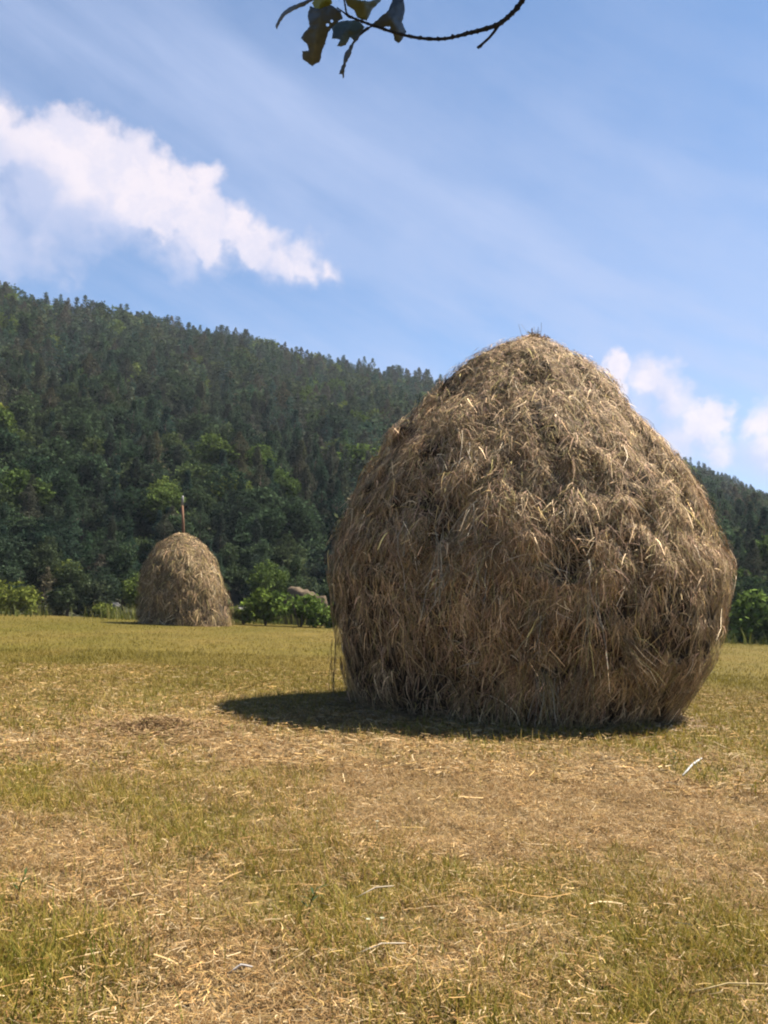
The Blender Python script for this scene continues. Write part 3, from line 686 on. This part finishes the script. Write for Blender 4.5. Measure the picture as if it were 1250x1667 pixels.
# ------------------------------------------------------------------ bushes, bank and stones along the meadow edge
def bush(px, py, wpx, hpx, dist_y, label, col, group=None):
    base = at_y(px, py, dist_y); k = dist_y/F; w, h = wpx*k, hpx*k
    t = empty('bush', base); tag(t, label, 'bush', group)
    n = 260; L_ = 6; lob = np.stack([rng.uniform(-.36, .36, L_)*w, rng.uniform(-.3, .3, L_)*w*.7, h*rng.uniform(.3, .66, L_)], -1)
    q = rng.integers(0, L_, n); P = lob[q]+nrm(rng.normal(0, 1, (n, 3)))*(rng.random((n, 1))**.4)*np.array([.26*w, .26*w, .36*h]); P[:, 2] = np.maximum(P[:, 2], .04)
    V = cards(P, np.full(n, .10*h+.04), np.array([2.3, 2.15, 1.9])*np.array(col)*(.65+.6*rng.random((n, 1))), 6)
    obj('foliage', mesh_np('foliage', *V), M_forest, t)
    stems = [tube([(0, 0, -.25), (math.cos(j*1.3)*w*.1, math.sin(j*1.3)*w*.1, h*.3), (math.cos(j*1.3)*w*.22, math.sin(j*1.3)*w*.2, h*.7)], [.035, .025, .01], 5) for j in range(5)]
    obj('stem', tube_mesh('stem', stems), M_bark, t)
bush(432, 1012, 70, 54, 43.5, 'low light green bush just right of the small haystack', (0.049, 0.072, 0.016))
bush(488, 1018, 90, 56, 43.0, 'wide green bush in front of the bare earth bank', (0.043, 0.067, 0.017))
bush(536, 1022, 60, 40, 43.0, 'green bush at the left edge of the big haystack', (0.041, 0.061, 0.016))
bush(396, 1012, 44, 26, 44.0, 'smallest dull green bush touching the right foot of the small haystack', (0.058, 0.070, 0.020))
bush(1213, 1050, 60, 92, 45.0, 'tall bright green bush right of the big haystack', (0.043, 0.067, 0.017))
bush(1260, 1052, 60, 60, 44.0, 'dark green bush at the far right edge of the meadow', (0.032, 0.049, 0.016))
bush(20, 1000, 80, 56, 47.0, 'yellowish green bush at the far left edge of the meadow', (0.055, 0.067, 0.016))
bush(170, 1004, 36, 22, 46.0, 'tiny grassy green bush just left of the small haystack', (0.058, 0.072, 0.017))
def rock(name, px, py, wpx, hpx, yy, m, label, cat_, seed, depth=.6, kind=None):
    base = at_y(px, py, yy); k = yy/F; bm = bmesh.new(); bmesh.ops.create_icosphere(bm, subdivisions=4, radius=1)
    for v in bm.verts:
        p = np.array(v.co); n = 1.5*float(fbm(p[0]*1.6+seed+9, p[1]*1.6+p[2]*1.3+9, seed)-.5)+1.1*float(fbm(p[0]*5+9, p[2]*5+p[1]*4+9, seed)-.5)
        v.co = Vector(p*(1+.55*n)); v.co.x *= wpx*k*.5; v.co.y *= wpx*k*.5*depth; v.co.z = max(v.co.z, -.35)*hpx*k
    me = bpy.data.meshes.new(name); bm.to_mesh(me); bm.free()
    for p in me.polygons: p.use_smooth = True
    o = obj(name, me, m); o.location = base
    return tag(o, label, cat_, None, kind)
rock('earth_bank', 494, 1006, 74, 42, 48.0, M_earth, 'bare tan earth bank showing behind the green bushes', 'bank', 4)
rock('boulder', 396, 1004, 40, 14, 46.0, M_stone, 'grey boulder lying right behind the foot of the small haystack', 'rock', 15)
rock('boulder', 189, 988, 16, 6, 54.0, M_stone, 'small pale boulder at the wood edge left of the small haystack', 'rock', 22)
def edge_grass():
    n = 9000; a = rng.uniform(-.5, .5, n); r = rng.uniform(45, 56, n); x, y = r*np.sin(a), r*np.cos(a)
    ok = fbm(a*18, r*.3, 13) > .42; x, y = x[ok], y[ok]; n = len(x); h = .25+.6*rng.random(n)
    az = rng.random(n)*6.28; t = np.linspace(0, 1, 4)[None, :, None]; hd = np.stack([np.cos(az), np.sin(az), 0*az], -1)[:, None]
    P = np.stack([x, y, gz(x, y)-.02], -1)[:, None]+hd*(h*.4)[:, None, None]*t**2+np.array([0, 0, 1.])*h[:, None, None]*t
    Wd = np.stack([-np.sin(az), np.cos(az), 0*az], -1)[:, None]*.022*(1-.8*t)
    c = np.array([[.10, .11, .018], [.13, .12, .025], [.07, .085, .015]])[rng.integers(0, 3, n)]
    tag(obj('edge_grass', mesh_np('edge_grass', *ribbons(P, Wd, c)), M_grass), kind='stuff', label='uncut green grass along the edge of the meadow', cat='grass')
edge_grass()

# ------------------------------------------------------------------ small things lying in the stubble
def heap():
    c = ground_at(262, 1186); root = empty('hay_clump', c); tag(root, 'low loose clump of brown hay left of the big haystack shadow tip', 'hay clump')
    n = 6000; x = rng.normal(0, .30, n); y = rng.normal(0, .22, n); hh = .09*np.exp(-(x/.3)**2-(y/.2)**2)*(.4+1.0*fbm(x*9+5, y*9+5, 8))
    az = rng.random(n)*6.28; L_ = .03+.11*rng.random(n); t = np.linspace(-.5, .5, 4)[None, :, None]
    d = np.stack([np.cos(az), np.sin(az), rng.normal(0, .25, n)], -1)
    P = np.stack([x, y, hh*rng.random(n)**.5+.012], -1)[:, None]+d[:, None]*L_[:, None, None]*t; P[..., 2] = np.maximum(P[..., 2], .004)
    Wd = np.stack([-np.sin(az), np.cos(az), rng.normal(0, .6, n)], -1)[:, None]*.0018+0*P
    o = obj('loose_hay', mesh_np('loose_hay', *ribbons(P, Wd, np.array([.58, .52, .42])*np.array(TONES)[rng.integers(0, len(TONES), n)])), M_hay, root); tag(o, kind='stuff')
heap()
def stalk(px0, py0, px1, py1, rad, col, label, lift=.05):
    a = ground_at(px0, py0); b = ground_at(px1, py1); g = lambda p: float(gz(p[0], p[1]))
    a[2] = g(a)+lift*.5; b[2] = g(b)+lift; m = (a+b)/2; m[2] += .015
    V, Q, T = tube([a, (a+m)/2, m, (b+m)/2, b], [rad*.6, rad, rad, rad, rad*.7], 6)
    o = obj('straw_stalk', mesh_np('straw_stalk', V, [Q, T], np.broadcast_to(col, V.shape), True), M_hay); tag(o, label, 'stalk')
stalk(1111, 1264, 1142, 1241, .008, (0.390, 0.380, 0.360), 'thick white dry stalk lying right of the big haystack front', .03)
stalk(580, 1567, 660, 1556, .0028, (0.370, 0.310, 0.230), 'long pale straw stalk lying low in the middle foreground', .04)
stalk(372, 1594, 410, 1588, .0032, (0.350, 0.320, 0.290), 'short pale grey stalk lying at the lower left of centre', .04)
stalk(1120, 1625, 1250, 1621, .0026, (0.330, 0.250, 0.120), 'long yellow straw stalk lying in the bottom right corner', .04)
stalk(580, 1465, 640, 1455, .0028, (0.330, 0.270, 0.190), 'pale bent straw stalk lying in the green patch', .05)
def flower(px, py, label):
    c = ground_at(px, py); c[2] = float(gz(c[0], c[1])); root = empty('wildflower', c); tag(root, label, 'flower')
    V, Q, T = tube([(0, 0, -.01), (.004, 0, .03), (.01, .004, .075)], [.0014, .0012, .001], 5)
    obj('stem', mesh_np('stem', V, [Q, T], np.broadcast_to((.16, .22, .05), V.shape), True), M_grass, root)
    P = []; n = 9
    for k in range(n):
        a = k/n*6.283; p0 = np.array([.01, .004, .075]); d = np.array([math.cos(a), math.sin(a), .35]); P.append([p0+d*.001, p0+d*.005, p0+d*.008])
    P = np.array(P); tn = np.stack([-P[:, 2, 1]+P[:, 0, 1], P[:, 2, 0]-P[:, 0, 0], 0*P[:, 0, 0]], -1); tn = nrm(tn)
    Wd = tn[:, None]*np.array([.0006, .0022, .0014])[None, :, None]
    obj('petals', mesh_np('petals', *ribbons(P, Wd, np.tile([[.42, .42, .30]], (n, 1)))), M_grass, root)
flower(610, 1362, 'tiny cream wildflower in the middle of the stubble')
flower(593, 1535, 'left one of two tiny cream wildflowers above the long pale stalk')
flower(616, 1534, 'right one of two tiny cream wildflowers above the long pale stalk')
def weed(px, py, hgt, label, col, nl=7):
    c = ground_at(px, py); c[2] = float(gz(c[0], c[1])); root = empty('weed_plant', c); tag(root, label, 'weed')
    V, Q, T = tube([(0, 0, -.01), (.1*hgt, 0, .5*hgt), (.3*hgt, 0, hgt)], [.003, .0025, .0015], 5)
    obj('stem', mesh_np('stem', V, [Q, T], np.broadcast_to(col, V.shape), True), M_grass, root)
    P, Wd = [], []
    for k in range(nl):
        a = k*2.4; z = hgt*(.25+.75*k/nl); p0 = np.array([.3*z*z/hgt, 0, z]); d = np.array([math.cos(a), math.sin(a), .35]); l = hgt*.42
        P.append([p0, p0+d*l*.4, p0+d*l*.75, p0+d*l+np.array([0, 0, -.1*l])]); s = np.array([-math.sin(a), math.cos(a), 0])
        Wd.append([s*l*.03, s*l*.10, s*l*.08, s*l*.01])
    obj('leaves', mesh_np('leaves', *ribbons(np.array(P), np.array(Wd), np.tile([col], (nl, 1)))), M_grass, root)
weed(1094, 1250, .12, 'dark green weed growing right of the big haystack beside the white stalk', (0.035, 0.060, 0.015))
weed(500, 1487, .11, 'dark green low weed in the green patch of the middle foreground', (0.035, 0.055, 0.015), 9)
weed(26, 1466, .10, 'green leafy weed standing at the left edge of the foreground', (0.045, 0.075, 0.015))

# ------------------------------------------------------------------ the overhanging branch
def build_branch():
    DB = 1.15
    q = lambda X, Y, d=0.0: at_d(400+X*.4, Y*.4, DB+d)
    root = empty('fruit_tree', (1.5, -1.35, 0)); tag(root, 'overhanging tree branch with dark ragged half-eaten leaves at the top edge', 'tree')
    inv = Matrix.Translation(-Vector((1.5, -1.35, 0)))
    def put(o): o.parent = root; o.matrix_parent_inverse = inv; return o
    # trunk behind the photographer, with the limb that carries the twig
    e = q(1210, -130, .02); A = np.array([1.5, -1.35, 0]); f1 = A+[0, .02, 1.0]; f2 = A+[-.05, .1, 1.9]; l1 = A+[-.15, .8, 2.45]; l2 = A+[-.55, 1.6, 2.55]; l3 = np.array([e[0]+.35, e[1]-.02, e[2]+.45])
    parts = [tube([A-[0, 0, .1], A+[0, 0, .25], f1, f2, A+[.05, 0, 2.7], A+[.1, -.1, 3.5]], [.13, .11, .095, .085, .05, .015], 12), tube([f2, l1, l2, l3], [.055, .04, .024, .012], 9)]
    for k in range(7):
        an = k*2.2; z = 2.1+.18*k; l = .9-.07*k; parts.append(tube([A+[0, 0, z], A+[math.cos(an)*l*.5, math.sin(an)*l*.5, z+.3], A+[math.cos(an)*l, math.sin(an)*l, z+.5]], [.03, .018, .006], 7))
    put(obj('trunk', tube_mesh('trunk', parts), M_bark))
    # crown: leaves above and behind the viewer, out of the frame, plus a clump added for shade
    n = 700; P = np.concatenate([A+[0.1, -.1, 2.95]+nrm(rng.normal(0, 1, (420, 3)))*(rng.random((420, 1))**.4)*[1.15, 1.0, .75], l3+[.25, -.15, .62]+rng.normal(0, 1, (280, 3))*[.30, .22, .16]])
    hf = to_px(P); inview = (P[:, 1] > .1) & (hf[:, 1] > -60) & (hf[:, 0] > -200) & (hf[:, 0] < 1450); P = P[~inview]
    sh = q(470, 95)+np.array(SUN_DIR)*.95; P = np.concatenate([P, sh+rng.normal(0, 1, (260, 3))*[.15, .13, .05]])  # unseen leaf clump added towards the sun to shade the twig's leaves
    parts_to = [tube([l3, (l3+sh)/2+[0, 0, .05], sh, sh+[-.12, .02, .05]], [.009, .006, .004, .002], 6)]  # added limb that carries the shading clump
    put(obj('shade_bough', tube_mesh('shade_bough', parts_to), M_bark))
    crown = cards(P, np.full(len(P), .075), np.tile([[.04, .06, .02]], (len(P), 1))*(.7+.6*rng.random((len(P), 1))), 5)
    put(obj('crown', mesh_np('crown', *crown), M_forest))
    pts = np.array([l3, (l3+e)/2+[.02, 0, -.02], e] + [q(*p) for p in [(1130, -4), (1100, 38), (1065, 72), (1028, 101), (960, 122), (915, 133), (870, 145), (825, 156), (780, 160), (710, 156), (650, 145), (590, 128), (520, 105), (480, 90), (440, 75), (410, 58), (404, 20), (398, -10)]])
    rad = np.interp(np.arange(len(pts)), [0, 3, 6, 9, 14, 18, len(pts)-1], [.008, .0026, .0024, .0017, .0014, .0010, .0007])
    # knuckled bark: resample and add bud swellings
    tt = np.linspace(0, len(pts)-1, 150); fine = np.stack([np.interp(tt, np.arange(len(pts)), pts[:, k]) for k in range(3)], -1); k5 = np.ones(5)/5
    fine[2:-2] = np.stack([np.convolve(fine[:, k], k5, 'valid') for k in range(3)], -1)
    rf = np.interp(tt, np.arange(len(pts)), rad)*(1+.35*(np.abs((tt*1.7) % 1-.5) < .13)+.12*rng.random(150))
    tw = [tube(fine, rf, 8), tube([q(1028, 101), q(1012, 128), q(990, 155), q(962, 180), q(943, 196)], [.0022, .0017, .0015, .0015, .0018], 7), tube([q(962, 180), q(955, 190), q(940, 193)], [.0016, .0018, .0008], 6)]
    for bx, by in [(1105, 34), (1060, 76), (1000, 110), (905, 136), (845, 150), (785, 160), (715, 156), (668, 150)]:
        s = 1 if (bx//5) % 2 else -1; tw.append(tube([q(bx, by), q(bx-4, by-s*6), q(bx-8, by-s*10)], [.0022, .0018, .0006], 6))
    tw.append(tube([q(440, 75), q(420, 70), q(400, 52), q(370, 30)], [.0011, .001, .0009, .0007], 6)); tw.append(tube([q(520, 105), q(500, 112), q(470, 140)], [.001, .0009, .0008], 6))
    put(obj('twig', tube_mesh('twig', tw), M_twig))
    def leaf(poly, col, tip, bend, depth, tilt, holes=(), label=None):
        P = np.array(poly, float); c = P.mean(0); ax = nrm(np.array(tip, float)-c)
        # roughen the chewed edge
        pts = []
        for k in range(len(P)):
            a, b = P[k], P[(k+1) % len(P)]; m = max(1, int(np.linalg.norm(b-a)/7))
            for j in range(m): pts.append(a+(b-a)*j/m+rng.normal(0, 1.1, 2))
        pts = np.array(pts); nb = len(pts); edges = [(k, (k+1) % nb) for k in range(nb)]; allp = list(pts)
        for hx, hy, hr in holes:
            s0 = len(allp); 
            for k in range(7): allp.append(np.array([hx+math.cos(k*.9)*hr, hy+math.sin(k*.9)*hr]))
            edges += [(s0+k, s0+(k+1) % 7) for k in range(7)]
        def inside(p, q_):
            x, y = p; r = False; j = len(q_)-1
            for i in range(len(q_)):
                if (q_[i][1] > y) != (q_[j][1] > y) and x < (q_[j][0]-q_[i][0])*(y-q_[i][1])/(q_[j][1]-q_[i][1])+q_[i][0]: r = not r
                j = i
            return r
        lo, hi = pts.min(0), pts.max(0)
        for gx in np.arange(lo[0]+4, hi[0], 9):
            for gy in np.arange(lo[1]+4, hi[1], 9):
                p = (gx+rng.normal(0, 1), gy+rng.normal(0, 1))
                if inside(p, pts) and np.min(np.linalg.norm(pts-p, axis=1)) > 4 and all((p[0]-h[0])**2+(p[1]-h[1])**2 > (h[2]+3)**2 for h in holes): allp.append(np.array(p))
        v2, _, tri, *_ = geometry.delaunay_2d_cdt([Vector(p) for p in allp], edges, [], 0, 1e-4)
        v2 = np.array([list(v) for v in v2]); T = []
        for f in tri:
            m = v2[list(f)].mean(0)
            if inside(m, pts) and all((m[0]-h[0])**2+(m[1]-h[1])**2 > h[2]**2*.8 for h in holes): T.append(f)
        pr = np.array([-ax[1], ax[0]]); u = (v2-c)@ax; w = (v2-c)@pr
        dep = depth + tilt[0]*u*.0004+tilt[1]*w*.0004+bend*(u/120)**2+.012*np.abs(w)/60+.008*(fbm(u*.05+50, w*.05+50, 4)-.5)
        V = np.array([q(p[0], p[1], dd) for p, dd in zip(v2, dep)])
        mott = fbm(v2[:, 0]*.03, v2[:, 1]*.03, 17)[:, None]; vein = np.exp(-(w/3.0)**2)[:, None]
        C = np.array(col)*(.7+.6*mott)+vein*np.array([.03, .035, .035])
        used = np.unique(np.array(T)); mp = -np.ones(len(V), int); mp[used] = np.arange(len(used))
        o = put(obj('leaf', mesh_np('leaf', V[used], mp[np.array(T)], C[used], True), M_twigleaf))
        sd = o.modifiers.new('thick', 'SOLIDIFY'); sd.thickness = .0004
        if label: o['label'] = label
    gr = (.034, .050, .075)
    leaf([(262, 25), (300, 38), (345, 20), (385, 45), (396, 75), (360, 100), (335, 130), (325, 170), (310, 210), (302, 250), (270, 268), (233, 240), (230, 208), (256, 206), (250, 180), (226, 156), (240, 130), (262, 108), (252, 66)], gr, (270, 268), .02, .01, (.6, .4), [(333, 101, 7), (350, 86, 6)], 'largest dark leaf with two small holes and a chewed end')
    leaf([(268, 12), (300, -22), (345, -14), (352, 14), (322, 42), (300, 52), (280, 34)], (.18, .20, .03), (290, 50), .01, .022, (.3, .2), (), 'yellow-green leaf behind the dark one')
    leaf([(270, -12), (225, 10), (185, 25), (150, 50), (131, 85), (121, 105), (127, 119), (141, 88), (162, 62), (200, 40), (242, 22), (280, 0)], (.055, .065, .08), (125, 115), .03, -.01, (.8, .5), (), 'narrow curled leaf at the far left')
    leaf([(348, 112), (372, 92), (405, 84), (460, 85), (482, 110), (470, 140), (442, 172), (425, 150), (408, 184), (372, 190), (384, 162), (350, 156), (356, 130)], (.055, .07, .05), (380, 185), .015, .015, (-.4, .5), (), 'olive torn leaf in the middle')
    leaf([(400, -12), (500, 6), (560, -16), (545, 8), (512, 40), (492, 84), (455, 72), (440, 40), (412, 22)], (.06, .08, .055), (490, 84), .015, -.012, (.5, -.4))
    leaf([(508, 102), (545, 72), (580, 42), (598, -4), (638, -14), (648, 40), (634, 90), (652, 130), (640, 155), (622, 176), (605, 165), (598, 130), (574, 106), (545, 112)], gr, (630, 160), .02, .008, (.3, -.5), [(584, 112, 5)], 'dark leaf with a jagged edge on the right')
    leaf([(512, 112), (470, 142), (440, 180), (428, 222), (407, 260), (396, 320), (392, 302), (379, 302), (396, 260), (400, 222), (428, 180), (460, 136), (494, 108)], (.04, .05, .065), (395, 318), .01, .0, (.2, .3), (), 'thin curled leaf hanging lowest')
def leaf_shader(nt): return fibre(.07, .5, .4)(nt)
M_twigleaf = mat('chewed_leaf', leaf_shader)
build_branch()

# ------------------------------------------------------------------ summer haze in the valley air
def build_haze():
    a, b = np.array([-520, -60, -8.0]), np.array([520, 1000, 190.0])
    V = np.array([[(a, b)[(k >> j) & 1][j] for j in range(3)] for k in range(8)])
    Fq = np.array([[0, 2, 3, 1], [4, 5, 7, 6], [0, 1, 5, 4], [2, 6, 7, 3], [0, 4, 6, 2], [1, 3, 7, 5]])
    m = bpy.data.materials.new('valley_haze'); m.use_nodes = True; nt = m.node_tree; nt.nodes.clear()
    v = nt.nodes.new('ShaderNodeVolumePrincipled'); v.inputs['Color'].default_value = (.80, .88, 1.0, 1); v.inputs['Density'].default_value = .00018; v.inputs['Anisotropy'].default_value = .1
    o = nt.nodes.new('ShaderNodeOutputMaterial'); nt.links.new(v.outputs[0], o.inputs['Volume'])
    tag(obj('haze', mesh_np('haze', V, Fq), m), kind='stuff', label='thin blue summer haze over the valley', cat='haze')
build_haze()
